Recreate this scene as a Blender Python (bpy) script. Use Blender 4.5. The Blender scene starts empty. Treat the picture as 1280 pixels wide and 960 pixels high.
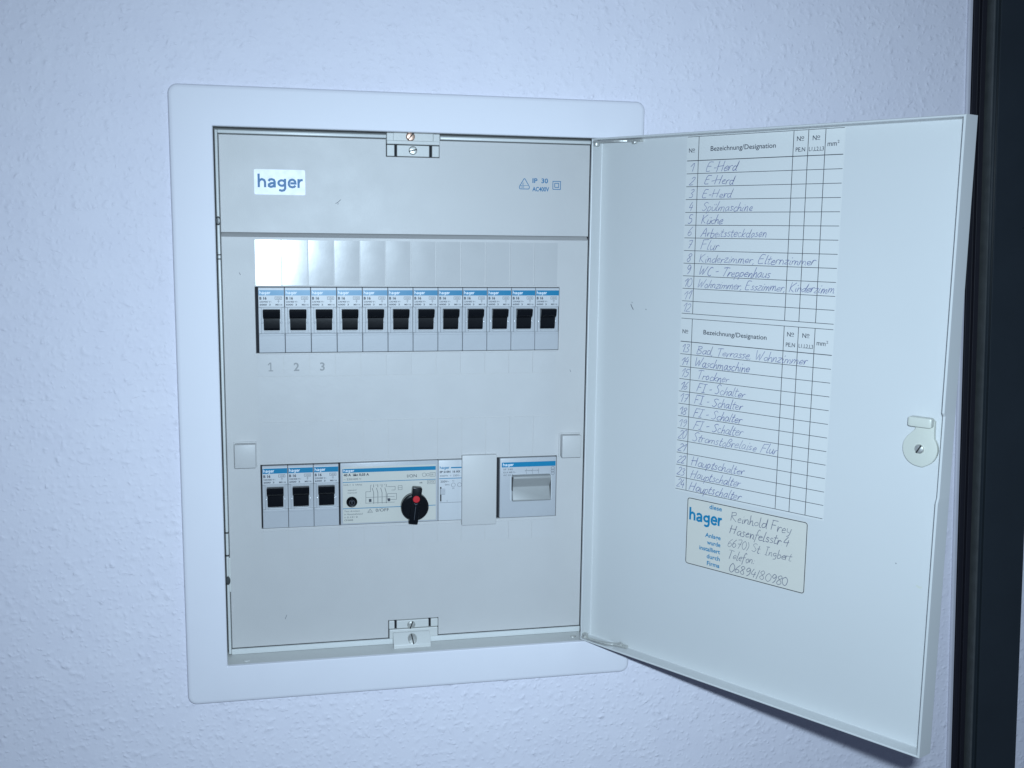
import bpy, bmesh, math, random
from mathutils import Vector, Matrix
random.seed(7)
sc = bpy.context.scene
col = sc.collection
ZO = 1500.0            # mm: height of the upper breaker row's top edge above the floor
MM = 0.001

# ------------------------------------------------------------------ camera
cd = bpy.data.cameras.new('camera')
cam = bpy.data.objects.new('camera', cd); col.objects.link(cam)
CR = Vector((0.97872755, -0.20478157, 0.01252536))
CU = Vector((0.0173725, 0.14355132, 0.98949038))
CF = Vector((0.20442742, 0.9682239, -0.1440552))
CP = Vector((23.4351, -734.1408, 39.4017 + ZO)) * MM
cam.matrix_world = Matrix(((CR.x, CU.x, -CF.x, CP.x), (CR.y, CU.y, -CF.y, CP.y), (CR.z, CU.z, -CF.z, CP.z), (0, 0, 0, 1)))
cd.sensor_fit = 'HORIZONTAL'; cd.sensor_width = 36.0; cd.lens = 36.0 * 1302.2873 / 1280.0
cd.clip_start = 0.01; cd.clip_end = 50.0
sc.camera = cam

# ------------------------------------------------------------------ light: dim room, camera flash just above the lens
wd = bpy.data.worlds.new('World'); sc.world = wd; wd.use_nodes = True
bg = wd.node_tree.nodes['Background']
bg.inputs[0].default_value = (0.48, 0.64, 1.0, 1); bg.inputs[1].default_value = 0.10
ld = bpy.data.lights.new('flash', 'AREA'); ld.shape = 'RECTANGLE'; ld.size = 0.024; ld.size_y = 0.013
ld.energy = 2.95; ld.color = (0.64, 0.82, 0.975); ld.spread = math.radians(126)
fl_o = bpy.data.objects.new('flash', ld); col.objects.link(fl_o)
FP = CP + CR * 0.026 + CU * 0.026
fl_o.matrix_world = Matrix(((CR.x, CU.x, -CF.x, FP.x), (CR.y, CU.y, -CF.y, FP.y), (CR.z, CU.z, -CF.z, FP.z), (0, 0, 0, 1))) @ Matrix.Rotation(math.radians(-9.5), 4, 'X') @ Matrix.Rotation(math.radians(-2.5), 4, 'Y')
sc.view_settings.view_transform = 'Standard'; sc.view_settings.look = 'None'
sc.view_settings.exposure = 0.12; sc.view_settings.gamma = 1.0
sc.cycles.max_bounces = 8

# ------------------------------------------------------------------ materials
def mat(name, colr, rough=0.5, metal=0.0, var=0.03, vscale=60.0, bump=0.0, bscale=800.0, spec=0.5, rvar=0.06, coat=0.0, coatr=0.1):
    m = bpy.data.materials.new(name); m.use_nodes = True
    nt = m.node_tree; N = nt.nodes; L = nt.links
    b = N['Principled BSDF']
    b.inputs['Metallic'].default_value = metal
    b.inputs['Specular IOR Level'].default_value = spec
    b.inputs['Coat Weight'].default_value = coat
    b.inputs['Coat Roughness'].default_value = coatr
    tc = N.new('ShaderNodeTexCoord')
    n1 = N.new('ShaderNodeTexNoise'); n1.inputs['Scale'].default_value = vscale; n1.inputs['Detail'].default_value = 5
    L.new(tc.outputs['Object'], n1.inputs['Vector'])
    mx = N.new('ShaderNodeMix'); mx.data_type = 'RGBA'
    mx.inputs['A'].default_value = tuple(c * (1 - var) for c in colr) + (1,)
    mx.inputs['B'].default_value = tuple(min(1, c * (1 + var)) for c in colr) + (1,)
    L.new(n1.outputs['Fac'], mx.inputs['Factor']); L.new(mx.outputs['Result'], b.inputs['Base Color'])
    mr = N.new('ShaderNodeMapRange')
    mr.inputs['To Min'].default_value = max(0.02, rough - rvar); mr.inputs['To Max'].default_value = min(1, rough + rvar)
    L.new(n1.outputs['Fac'], mr.inputs['Value']); L.new(mr.outputs['Result'], b.inputs['Roughness'])
    if bump > 0:
        n2 = N.new('ShaderNodeTexNoise'); n2.inputs['Scale'].default_value = bscale; n2.inputs['Detail'].default_value = 3
        L.new(tc.outputs['Object'], n2.inputs['Vector'])
        bp = N.new('ShaderNodeBump'); bp.inputs['Strength'].default_value = bump; bp.inputs['Distance'].default_value = 0.001
        L.new(n2.outputs['Fac'], bp.inputs['Height']); L.new(bp.outputs['Normal'], b.inputs['Normal'])
    return m

def wallpaper():
    """painted ingrain wallpaper: wood-chip flakes of random size and direction under white paint"""
    m = bpy.data.materials.new('ingrain_wallpaper'); m.use_nodes = True
    nt = m.node_tree; N = nt.nodes; L = nt.links; b = N['Principled BSDF']
    b.inputs['Roughness'].default_value = 0.75; b.inputs['Specular IOR Level'].default_value = 0.25
    tc = N.new('ShaderNodeTexCoord')
    def math_(op, a, c=None):
        n = N.new('ShaderNodeMath'); n.operation = op
        for i, v in enumerate((a, c)):
            if v is None: continue
            if isinstance(v, (int, float)): n.inputs[i].default_value = v
            else: L.new(v, n.inputs[i])
        return n.outputs[0]
    warp = N.new('ShaderNodeTexNoise'); warp.inputs['Scale'].default_value = 260; warp.inputs['Detail'].default_value = 2
    L.new(tc.outputs['Object'], warp.inputs['Vector'])
    wsub = N.new('ShaderNodeVectorMath'); wsub.operation = 'SUBTRACT'; L.new(warp.outputs['Color'], wsub.inputs[0]); wsub.inputs[1].default_value = (.5, .5, .5)
    wsc = N.new('ShaderNodeVectorMath'); wsc.operation = 'SCALE'; L.new(wsub.outputs[0], wsc.inputs[0]); wsc.inputs['Scale'].default_value = 0.0026
    wadd = N.new('ShaderNodeVectorMath'); wadd.operation = 'ADD'; L.new(tc.outputs['Object'], wadd.inputs[0]); L.new(wsc.outputs[0], wadd.inputs[1])
    def layer(scale, off, la, lb, prob):
        mp = N.new('ShaderNodeMapping'); L.new(wadd.outputs[0], mp.inputs['Vector'])
        mp.inputs['Scale'].default_value = (scale, 0, scale); mp.inputs['Location'].default_value = (off, 0, off * 1.7)
        sep0 = N.new('ShaderNodeSeparateXYZ'); L.new(mp.outputs[0], sep0.inputs[0])
        cmb = N.new('ShaderNodeCombineXYZ'); L.new(sep0.outputs[0], cmb.inputs[0]); L.new(sep0.outputs[2], cmb.inputs[1])
        vo = N.new('ShaderNodeTexVoronoi'); vo.voronoi_dimensions = '2D'; vo.inputs['Scale'].default_value = 1.0
        L.new(cmb.outputs[0], vo.inputs['Vector'])
        df = N.new('ShaderNodeVectorMath'); df.operation = 'SUBTRACT'; L.new(cmb.outputs[0], df.inputs[0]); L.new(vo.outputs['Position'], df.inputs[1])
        cs = N.new('ShaderNodeSeparateColor'); L.new(vo.outputs['Color'], cs.inputs[0])
        rot = N.new('ShaderNodeVectorRotate'); rot.rotation_type = 'Z_AXIS'; L.new(df.outputs[0], rot.inputs['Vector'])
        L.new(math_('MULTIPLY', cs.outputs[0], 6.283), rot.inputs['Angle'])
        s = N.new('ShaderNodeSeparateXYZ'); L.new(rot.outputs[0], s.inputs[0])
        ex = math_('MULTIPLY', s.outputs[0], 1 / la); ey = math_('MULTIPLY', s.outputs[1], 1 / lb)
        r2 = math_('ADD', math_('MULTIPLY', ex, ex), math_('MULTIPLY', ey, ey))
        h = math_('POWER', 2.718, math_('MULTIPLY', r2, -1.0))
        on = math_('GREATER_THAN', prob, cs.outputs[1])
        amp = math_('MULTIPLY', on, math_('ADD', math_('MULTIPLY', cs.outputs[2], 0.8), 0.3))
        return math_('MULTIPLY', h, amp)
    l1 = layer(115, 3.1, 0.30, 0.19, 0.50)
    l2 = layer(175, 11.7, 0.30, 0.19, 0.50)
    l3 = layer(270, 27.3, 0.30, 0.22, 0.55)
    fine = N.new('ShaderNodeTexNoise'); fine.inputs['Scale'].default_value = 420; fine.inputs['Detail'].default_value = 4
    L.new(tc.outputs['Object'], fine.inputs['Vector'])
    broad = N.new('ShaderNodeTexNoise'); broad.inputs['Scale'].default_value = 45; broad.inputs['Detail'].default_value = 3
    L.new(tc.outputs['Object'], broad.inputs['Vector'])
    H = math_('ADD', math_('ADD', l1, math_('MULTIPLY', l2, 0.75)), math_('MULTIPLY', l3, 0.6))
    H = math_('ADD', H, math_('MULTIPLY', fine.outputs['Fac'], 0.30))
    H = math_('ADD', H, math_('MULTIPLY', broad.outputs['Fac'], 0.5))
    bp = N.new('ShaderNodeBump'); bp.inputs['Strength'].default_value = 1.0; bp.inputs['Distance'].default_value = 0.00039
    L.new(H, bp.inputs['Height']); L.new(bp.outputs['Normal'], b.inputs['Normal'])
    mx = N.new('ShaderNodeMix'); mx.data_type = 'RGBA'
    mx.inputs['A'].default_value = (0.755, 0.74, 0.83, 1); mx.inputs['B'].default_value = (0.81, 0.795, 0.87, 1)
    L.new(broad.outputs['Fac'], mx.inputs['Factor']); L.new(mx.outputs['Result'], b.inputs['Base Color'])
    return m

M = {}
M['wall'] = wallpaper()
M['frame'] = mat('white_powder_coat', (0.77, 0.765, 0.82), 0.5, var=0.012, bump=0.05, bscale=1500, spec=0.35)
M['reveal'] = mat('offwhite_plastic', (0.575, 0.58, 0.565), 0.42, var=0.03, bump=0.04)
M['panel'] = mat('light_grey_plastic', (0.52, 0.513, 0.51), 0.43, var=0.02, bump=0.10, bscale=1800, spec=0.5)
M['strip'] = mat('glossy_label_cover', (0.505, 0.502, 0.502), 0.20, var=0.02, bump=0.025, bscale=120, spec=0.5, rvar=0.04)
M['tab'] = mat('number_tab_plastic', (0.525, 0.52, 0.52), 0.36, var=0.02, bump=0.05, bscale=200)
M['engrave'] = mat('grey_number', (0.28, 0.285, 0.29), 0.5)
M['mcb'] = mat('device_grey_plastic', (0.44, 0.455, 0.48), 0.33, var=0.02, bump=0.04, bscale=900, spec=0.45)
M['mcb_label'] = mat('device_label_area', (0.55, 0.565, 0.585), 0.36, var=0.02, spec=0.45)
M['blue'] = mat('blue_print', (0.008, 0.19, 0.36), 0.30, var=0.04, spec=0.45)
M['bluemark'] = mat('blue_stamp_ink', (0.010, 0.15, 0.32), 0.5)
M['slot_shade'] = mat('slot_shade_grey', (0.17, 0.175, 0.175), 0.8, var=0.1, vscale=300, bump=0.2)  # dark grey standing in for the shade behind the frame's edge
M['gloss'] = mat('glossy_white', (0.62, 0.64, 0.68), 0.14, spec=0.8)
M['rim'] = mat('rim_plastic', (0.62, 0.635, 0.63), 0.35, var=0.03, bump=0.05)
M['black'] = mat('black_plastic', (0.004, 0.005, 0.007), 0.24, var=0.2, bump=0.02, bscale=500, spec=0.3)
M['gap'] = mat('dark_box_interior', (0.012, 0.013, 0.018), 0.8)
M['ink'] = mat('black_print', (0.035, 0.042, 0.06), 0.55)
M['softink'] = mat('fine_grey_print', (0.07, 0.078, 0.10), 0.55)
M['white_print'] = mat('white_print', (0.75, 0.80, 0.85), 0.4)
M['cream'] = mat('cream_label', (0.55, 0.545, 0.50), 0.42, var=0.02)
M['red'] = mat('red_dot', (0.50, 0.012, 0.02), 0.4)
M['rocker'] = mat('grey_rocker', (0.31, 0.315, 0.31), 0.45, var=0.03)
M['blank'] = mat('blanking_plastic', (0.52, 0.515, 0.51), 0.45, var=0.02, bump=0.04)
M['steel'] = mat('zinc_steel', (0.60, 0.60, 0.57), 0.42, metal=0.75, var=0.15, vscale=300, bump=0.15, bscale=700, rvar=0.1)
M['copper'] = mat('copper_screw', (0.62, 0.42, 0.33), 0.38, metal=0.85, var=0.2, vscale=400, bump=0.1)
M['slot'] = mat('screw_slot', (0.02, 0.02, 0.02), 0.6)
M['door'] = mat('door_enamel', (0.565, 0.575, 0.575), 0.36, var=0.02, vscale=14, bump=0.02, bscale=250, spec=0.45)
M['paper'] = mat('paper', (0.60, 0.605, 0.595), 0.7, var=0.012, vscale=40, bump=0.03, bscale=600, spec=0.2)
M['sticker'] = mat('cream_sticker', (0.585, 0.572, 0.52), 0.5, var=0.02, vscale=60, spec=0.3)
M['grid'] = mat('printed_line', (0.045, 0.05, 0.06), 0.6)
M['pen'] = mat('ballpoint_ink', (0.125, 0.14, 0.28), 0.5)
M['pencil'] = mat('grey_pen', (0.14, 0.15, 0.20), 0.5)
M['latch'] = mat('ivory_nylon', (0.55, 0.56, 0.50), 0.32, var=0.02, spec=0.5)
M['foil'] = mat('brushed_foil', (0.60, 0.61, 0.66), 0.5, metal=0.28, var=0.05, vscale=200, bump=0.03)
M['foilblue'] = mat('foil_blue_print', (0.03, 0.15, 0.33), 0.5, metal=0.0, var=0.25, vscale=250)
M['post'] = mat('anthracite_lacquer', (0.020, 0.027, 0.034), 0.30, var=0.15, vscale=30, bump=0.03, bscale=90, spec=0.5)
M['postedge'] = mat('lit_profile_edge', (0.06, 0.066, 0.068), 0.35, var=0.3, vscale=120)  # lighter than the post: edge catching the flash, put into the colour
M['seal'] = mat('black_seal', (0.006, 0.006, 0.012), 0.6)
M['caulk'] = mat('caulk_bead', (0.55, 0.54, 0.60), 0.5, var=0.06)

# ------------------------------------------------------------------ mesh helpers (all coordinates in mm)
class MB:
    def __init__(s): s.v = []; s.f = []; s.mi = []; s.sm = []
    def add(s, vs, fs, mi=0, smooth=False):
        o = len(s.v); s.v += [tuple(p) for p in vs]
        for f in fs: s.f.append([i + o for i in f]); s.mi.append(mi); s.sm.append(smooth)
        return s
    def box(s, x0, x1, y0, y1, z0, z1, bev=0.0, seg=2, mi=0, xf=None):
        bm = bmesh.new(); bmesh.ops.create_cube(bm, size=1.0)
        for v in bm.verts:
            v.co = Vector(((x0 + x1) / 2 + v.co.x * (x1 - x0), (y0 + y1) / 2 + v.co.y * (y1 - y0), (z0 + z1) / 2 + v.co.z * (z1 - z0)))
        if bev > 0: bmesh.ops.bevel(bm, geom=list(bm.edges), offset=bev, segments=seg, affect='EDGES', profile=0.5)
        return s.frombm(bm, mi, xf, bev > 0)
    def frombm(s, bm, mi=0, xf=None, smooth=False):
        bm.verts.index_update()
        vs = [(xf(v.co) if xf else v.co.copy()) for v in bm.verts]
        s.add(vs, [[v.index for v in f.verts] for f in bm.faces], mi, smooth); bm.free(); return s
    def prism(s, poly, a0, a1, fn, mi=0, bev=0.0, smooth=False, seg=2):
        """poly: 2D outline, extruded a0..a1; fn(p, q, a) -> xyz"""
        bm = bmesh.new()
        lo = [bm.verts.new(fn(p, q, a0)) for p, q in poly]; hi = [bm.verts.new(fn(p, q, a1)) for p, q in poly]
        n = len(poly)
        bm.faces.new(lo[::-1]); bm.faces.new(hi)
        for i in range(n): bm.faces.new((lo[i], lo[(i + 1) % n], hi[(i + 1) % n], hi[i]))
        bmesh.ops.recalc_face_normals(bm, faces=bm.faces)
        if bev > 0:
            es = [e for e in bm.edges if e.calc_face_angle(0) > 0.5]
            bmesh.ops.bevel(bm, geom=es, offset=bev, segments=seg, affect='EDGES', profile=0.5)
        return s.frombm(bm, mi, None, bev > 0 or smooth)
    def lathe(s, prof, fn, seg=28, mi=0, smooth=True):
        """prof: (radius, height) list; fn(x, y, h) -> xyz"""
        vs = []; fs = []
        for r, h in prof:
            for k in range(seg):
                a = 2 * math.pi * k / seg; vs.append(fn(r * math.cos(a), r * math.sin(a), h))
        for j in range(len(prof) - 1):
            for k in range(seg):
                k2 = (k + 1) % seg
                fs.append((j * seg + k, j * seg + k2, (j + 1) * seg + k2, (j + 1) * seg + k))
        fs.append([(len(prof) - 1) * seg + k for k in range(seg)])
        return s.add(vs, fs, mi, smooth)
    def ribbon(s, pts, w, fn, mi=0, lift=0.0):
        """flat mitred line of width w through 2D points; fn(p, q, lift) -> xyz"""
        P = [Vector(p) for p in pts]; Q = [P[0]]
        for p in P[1:]:
            if (p - Q[-1]).length > 1e-4: Q.append(p)
        if len(Q) < 2: return s
        vs = []
        for i, p in enumerate(Q):
            a = (Q[i] - Q[i - 1]).normalized() if i > 0 else (Q[1] - Q[0]).normalized()
            b = (Q[i + 1] - Q[i]).normalized() if i < len(Q) - 1 else a
            t = a + b
            t = t.normalized() if t.length > 1e-3 else a
            n = Vector((-t.y, t.x)); k = min(1.6, 1 / max(0.4, n.dot(Vector((-a.y, a.x)))))
            for sg in (1, -1):
                q = p + n * (w / 2 * k * sg); vs.append(fn(q.x, q.y, lift))
        fs = [(2 * i + 1, 2 * i + 3, 2 * i + 2, 2 * i) for i in range(len(Q) - 1)]
        return s.add(vs, fs, mi)
    def text(s, body, x, y, h, fn, mi=0, width=None, align='L', bold=0.0, lift=0.0, slant=0.0):
        """h: cap height; width: fitted width"""
        vs, fs, w, ch = text_geo(body, bold)
        k = h / ch; kx = (width / w) if width else k
        W = w * kx; ox = x - (W / 2 if align == 'C' else W if align == 'R' else 0)
        s.add([fn(ox + a * kx + b * k * slant, y + b * k, lift) for a, b in vs], fs, mi); return s
    def build(s, name, mats, parent=None, origin=(0, 0, 0), auto=True):
        me = bpy.data.meshes.new(name); o = Vector(origin)
        me.from_pydata([tuple((Vector(p) - o) * MM) for p in s.v], [], s.f)
        mats = mats if isinstance(mats, (list, tuple)) else [mats]
        for m in mats: me.materials.append(M[m])
        me.polygons.foreach_set('material_index', s.mi); me.polygons.foreach_set('use_smooth', s.sm); me.update()
        if any(s.sm): me.set_sharp_from_angle(angle=math.radians(19))
        ob = bpy.data.objects.new(name, me); col.objects.link(ob)
        if parent: ob.parent = parent
        return ob

_tc = {}
def text_geo(body, bold):
    key = (body, bold)
    if key in _tc: return _tc[key]
    cu = bpy.data.curves.new('t', 'FONT'); cu.body = body; cu.offset = bold; cu.resolution_u = 3; cu.fill_mode = 'FRONT'
    ob = bpy.data.objects.new('t', cu); me = bpy.data.meshes.new_from_object(ob)
    vs = [(v.co.x, v.co.y) for v in me.vertices]; fs = [list(p.vertices) for p in me.polygons]
    # make every face look to +normal of the 2D plane
    out = []
    for f in fs:
        a = sum(vs[f[i]][0] * vs[f[(i + 1) % len(f)]][1] - vs[f[(i + 1) % len(f)]][0] * vs[f[i]][1] for i in range(len(f)))
        out.append(f if a > 0 else f[::-1])
    x0 = min(v[0] for v in vs); w = max(v[0] for v in vs) - x0
    vs = [(a - x0, b) for a, b in vs]
    bpy.data.objects.remove(ob); bpy.data.meshes.remove(me); bpy.data.curves.remove(cu)
    _tc[key] = (vs, out, w, 0.70); return _tc[key]

def empty(name, origin, label, cat, group=None):
    o = bpy.data.objects.new(name, None); o.empty_display_size = 0.02; col.objects.link(o)
    o.location = Vector((origin[0], origin[1], origin[2] + ZO)) * MM
    o['label'] = label; o['category'] = cat
    if group: o['group'] = group
    return o

def arc(cx, cy, r, a0, a1, n):
    return [(cx + r * math.cos(math.radians(a0 + (a1 - a0) * i / n)), cy + r * math.sin(math.radians(a0 + (a1 - a0) * i / n))) for i in range(n + 1)]


LOGO = {'h': (.60, [[(.08, 0), (.08, 1)], [(.08, .36), (.13, .52), (.27, .6), (.41, .53), (.46, .38), (.46, 0)]]),
        'a': (.60, [[(.07, .47), (.14, .58), (.27, .61), (.39, .56), (.44, .44), (.44, 0)], [(.44, .34), (.22, .31), (.09, .22), (.09, .1), (.2, .04), (.35, .09), (.44, .22)]]),
        'g': (.62, [arc(.27, .34, .20, 0, 352, 16), [(.47, .66), (.47, -.06), (.40, -.19), (.26, -.23), (.1, -.17)]]),
        'e': (.59, [[(.17, .33), (.48, .33), (.46, .48), (.38, .58), (.28, .61), (.15, .55), (.08, .4), (.08, .22), (.15, .09), (.29, .04), (.41, .08), (.48, .17)]]),
        'r': (.36, [[(.08, 0), (.08, .66)], [(.08, .34), (.13, .5), (.22, .58), (.34, .59)]])}
def logo(mb, x, y, h, width, fn, mi=0, lift=0.05, w=0.15):
    k = width / 2.75; cx = x
    for i, c in enumerate('hager'):
        adv, st = LOGO[c]
        for j, P in enumerate(st): mb.ribbon([(cx + a * k, y + b_ * h) for a, b_ in P], w * (k + h) / 2, fn, mi, lift + 0.012 * j)
        cx += adv * k

def front(Y):                       # 2D print on a face that looks towards -Y
    return lambda p, q, l: (p, Y - l, q)

# ------------------------------------------------------------------ setting: the papered wall
YF = -23.24                         # front of the cabinet's white frame
YW = -18.6                          # wall surface
FX0, FX1, FZ0, FZ1 = -52.3, 266.1, -287.2, 130.5
OX0, OX1, OZ0, OZ1 = -25.3, 244.6, -260.7, 104.8
wb = MB()
wx = [-900, FX0 + 12, FX1 - 12, 1150]; wz = [-800, FZ0 + 12, FZ1 - 12, 650]
wv = [(x, YW, z) for z in wz for x in wx]
wb.add(wv, [(j * 4 + i, j * 4 + i + 1, j * 4 + i + 5, j * 4 + i + 4) for j in range(3) for i in range(3) if not (i == 1 and j == 1)])
wall = wb.build('wall', 'wall'); wall.location.z = ZO * MM
wall['kind'] = 'structure'; wall['label'] = 'wall covered in white painted ingrain wallpaper'

# ------------------------------------------------------------------ dark profiled frame at the right
PX = 545.3                          # its left edge at z = -391; it leans a little
P0 = (PX + 30, YW, -391)
post = empty('door_frame', P0, 'dark anthracite profiled door frame upright at the right edge of the wall', 'door frame')
post.rotation_euler = (0, math.radians(-2.95), 0)
def pp(poly, name, m, bev=0.4):     # poly in (x, y) mm relative to the wall's edge there, extruded upwards
    b = MB(); b.prism(poly, -320, 900, lambda p, q, a: (p - 30, q, a), bev=bev); return b.build(name, m, post)
pp([(0, 0.5), (0, -1.6), (1.0, -2.4), (3.0, -2.4), (3.6, -1.4), (3.6, 0.5)], 'caulk_bead', 'caulk', 0.2)
pp([(3.8, 0.5), (3.8, -3.0), (7.0, -3.0), (7.0, -1.2), (9.5, -1.2), (9.5, -4.5), (13.5, -4.5), (13.5, 0.5)], 'seal', 'seal', 0.3)
pp([(15.3, 0.5), (15.3, -9.2), (15.7, -10.4), (16.4, -10.4), (16.4, 0.5)], 'profile_edge', 'postedge', 0.5)
pp([(16.6, 0.5), (16.6, -7.0), (21.0, -7.0), (21.0, -10.0), (57.6, -10.0), (57.6, 0.5)], 'upright', 'post', 0.5)

# ------------------------------------------------------------------ the distribution board
BO = ((FX0 + FX1) / 2, YW, FZ0)
board = empty('distribution_board', BO, 'white flush-mounted distribution board with its door open to the right', 'fuse box')
def bb(mb, name, mats, parent=None): return mb.build(name, mats, parent or board, BO)

# frame ring with rounded outer corners
R = 6.2
def rrect(ins, n=7):
    r = max(0.5, R - ins); a, b, c, d = FX0 + ins, FX1 - ins, FZ0 + ins, FZ1 - ins
    return arc(b - r, d - r, r, 0, 90, n) + arc(a + r, d - r, r, 90, 180, n) + arc(a + r, c + r, r, 180, 270, n) + arc(b - r, c + r, r, 270, 360, n)
fb = MB(); n = 8; loops = [(0.0, YW + 1.0), (0.0, YF + 2.0), (0.3, YF + 1.1), (0.9, YF + 0.45), (1.7, YF + 0.1), (2.8, YF)]
vs = []
for ins, y in loops: vs += [(p, y, q) for p, q in rrect(ins)]
m4 = 4 * n; fs = []
for j in range(len(loops) - 1):
    for k in range(m4):
        k2 = (k + 1) % m4; fs.append((j * m4 + k, j * m4 + k2, (j + 1) * m4 + k2, (j + 1) * m4 + k))
inner = [(OX1, OZ1), (OX0, OZ1), (OX0, OZ0), (OX1, OZ0)]
def il(ins, y): return [(p + (ins if p < 100 else -ins) * -1, y, q + (ins if q < 0 else -ins) * -1) for p, q in inner]
base = (len(loops) - 1) * m4; i0 = len(vs)
vs += il(0.5, YF) + il(0.0, YF + 0.5) + il(0.0, YF + 3.0)
for k in range(m4):
    c = k // n; k2 = (k + 1) % m4
    if k2 // n == c and k2 != 0: fs.append((base + k, base + k2, i0 + c))
    else: fs.append((base + k, base + k2, i0 + (c + 1) % 4, i0 + c))
for j in range(2):
    for c in range(4): fs.append((i0 + 4 * j + c, i0 + 4 * j + (c + 1) % 4, i0 + 4 * j + 4 + (c + 1) % 4, i0 + 4 * j + 4 + c))
fb.add(vs, fs, 0, True)
bb(fb, 'frame', 'frame')

# reveal between frame and cover, with a rounded inner rim round the cover
rb = MB()
def ringloops(mb, L, mi=0, smooth=True):
    vs = []; fs = []
    for d, y in L: vs += [(OX0 - d, y, OZ0 - d), (OX1 + d, y, OZ0 - d), (OX1 + d, y, OZ1 + d), (OX0 - d, y, OZ1 + d)]
    for j in range(len(L) - 1):
        for c in range(4): fs.append((4 * j + c, 4 * j + (c + 1) % 4, 4 * j + 4 + (c + 1) % 4, 4 * j + 4 + c))
    mb.add(vs, fs, mi, smooth)
ringloops(rb, [(1.2, YF + 1.2), (1.2, 8.0)])
bb(rb, 'reveal', 'reveal')
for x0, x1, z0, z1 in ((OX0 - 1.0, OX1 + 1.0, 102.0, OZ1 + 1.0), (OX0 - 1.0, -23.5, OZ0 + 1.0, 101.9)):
    k = MB(); k.box(x0, x1, 4.3, 6.0, z0, z1); bb(k, 'slot_shade', 'slot_shade')  # added strips, frame's shade in the slot painted as dark grey
for x0, x1, z0, z1 in ((OX0 - 0.2, -23.75, OZ0 + 0.4, 104.4), (234.0, OX1 + 0.2, OZ0 + 0.4, 104.4), (-23.7, 87.9, 102.2, 104.4), (125.0, 233.9, 102.2, 104.4), (-23.7, 233.9, OZ0 - 1.1, -257.75)):
    k = MB(); k.box(x0, x1, -0.6 if z1 < 0 else -2.6, 1.6, z0, z1, 0.5, 3); bb(k, 'inner_rim', 'rim')
bx = MB(); bx.box(OX0 - 1.1, OX1 + 1.1, 7.0, 9.0, OZ0 - 1.1, OZ1 + 1.1); bb(bx, 'back_box', 'gap')

# cover panels (with openings for the two rows of devices)
CX0, CX1 = -23.3, 233.6
def sheet(xs, zs, hole, y0, y1, bev=0.35):
    bm = bmesh.new(); g = {}
    for i, x in enumerate(xs):
        for j, z in enumerate(zs): g[i, j] = bm.verts.new((x, y0, z))
    for i in range(len(xs) - 1):
        for j in range(len(zs) - 1):
            if (i, j) not in hole: bm.faces.new((g[i, j], g[i + 1, j], g[i + 1, j + 1], g[i, j + 1]))
    for v in [v for v in bm.verts if not v.link_faces]: bm.verts.remove(v)
    ed = [e for e in bm.edges if len(e.link_faces) == 1]
    top = list(bm.faces)
    r = bmesh.ops.extrude_face_region(bm, geom=top)
    for v in [q for q in r['geom'] if isinstance(q, bmesh.types.BMVert)]: v.co.y = y1
    bmesh.ops.recalc_face_normals(bm, faces=bm.faces)
    es = [e for e in bm.edges if e.calc_face_angle(0) > 0.6 and abs(e.verts[0].co.y - y0) < 1e-5 and abs(e.verts[1].co.y - y0) < 1e-5]
    if bev: bmesh.ops.bevel(bm, geom=es, offset=bev, segments=2, affect='EDGES', profile=0.5)
    mb = MB(); mb.frombm(bm, 0, None, True); return mb
TX0, TX1 = 88.0, 124.9
hp = sheet([CX0, TX0, TX1, CX1], [37.0, 90.0, 101.7], {(1, 1)}, 0.8, 4.0)
header = bb(hp, 'header_panel', 'panel')
R1X0, R1X1, R1Z0, R1Z1 = -1.9, 212.95, -45.35, 0.35
R2X0, R2X1, R2Z0, R2Z1 = -0.9, 213.4, -170.4, -124.25
cp = sheet([CX0, R1X0, R2X0, TX0, TX1, R1X1, R2X1, CX1], [-257.3, -244.0, R2Z0, R2Z1, R1Z0, R1Z1, 34.3],
           {(1, 4), (2, 4), (3, 4), (4, 4), (2, 2), (3, 2), (4, 2), (5, 2), (3, 0)}, 0.8, 4.0)
cover = bb(cp, 'cover_panel', 'panel')
gb_ = MB(); gb_.prism([(1.0, 33.6), (1.0, 34.2), (6.2, 37.6), (6.2, 33.6)], CX0, CX1, lambda p, q, a: (a, p, q)); bb(gb_, 'groove', 'panel')

# brand plate and approval marks on the header
b = MB(); b.prism(arc(32.0, 78.4, 1, 0, 90, 3) + arc(0.2, 78.4, 1, 90, 180, 3) + arc(0.2, 63.6, 1, 180, 270, 3) + arc(32.0, 63.6, 1, 270, 360, 3), 0.35, 0.9, lambda p, q, a: (p, a, q))
f_ = front(0.35)
logo(b, 1.4, 67.4, 9.0, 30.0, f_, 1, 0.06)
b.build('brand_plate', ['foil', 'foilblue'], header, BO)
b = MB(); f_ = front(0.8)
def poly(mb, pts, w, fn, mi=0, lift=0.05, close=True): mb.ribbon(pts + ([pts[0]] if close else []), w, fn, mi, lift)
tri = [(182.3, 70.2), (185.3, 76.8), (188.5, 76.8 - 0), (194.0, 70.2)]
tri = arc(188.1, 76.0, 1.2, 150, 30, 4) + arc(194.0 - 1.2, 71.2, 1.2, 30, -90, 4) + arc(182.2 + 1.2, 71.2, 1.2, 270, 150, 4)
tri = [(182.0 + (p - 182) * 0.62, q) for p, q in tri]
poly(b, tri, 0.5, f_)
b.text('V', 183.9, 72.6, 1.9, f_, 0, lift=0.05); b.text('DE', 183.2, 70.6, 1.5, f_, 0, lift=0.05); b.ribbon([(182.9, 72.4), (188.4, 72.4)], 0.3, f_, 0, 0.07)
b.text('IP  30', 191.6, 74.4, 3.2, f_, 0, width=11.4, bold=0.025, lift=0.05)
b.text('AC400V', 191.6, 68.6, 3.0, f_, 0, width=12.3, bold=0.025, lift=0.05)
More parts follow.
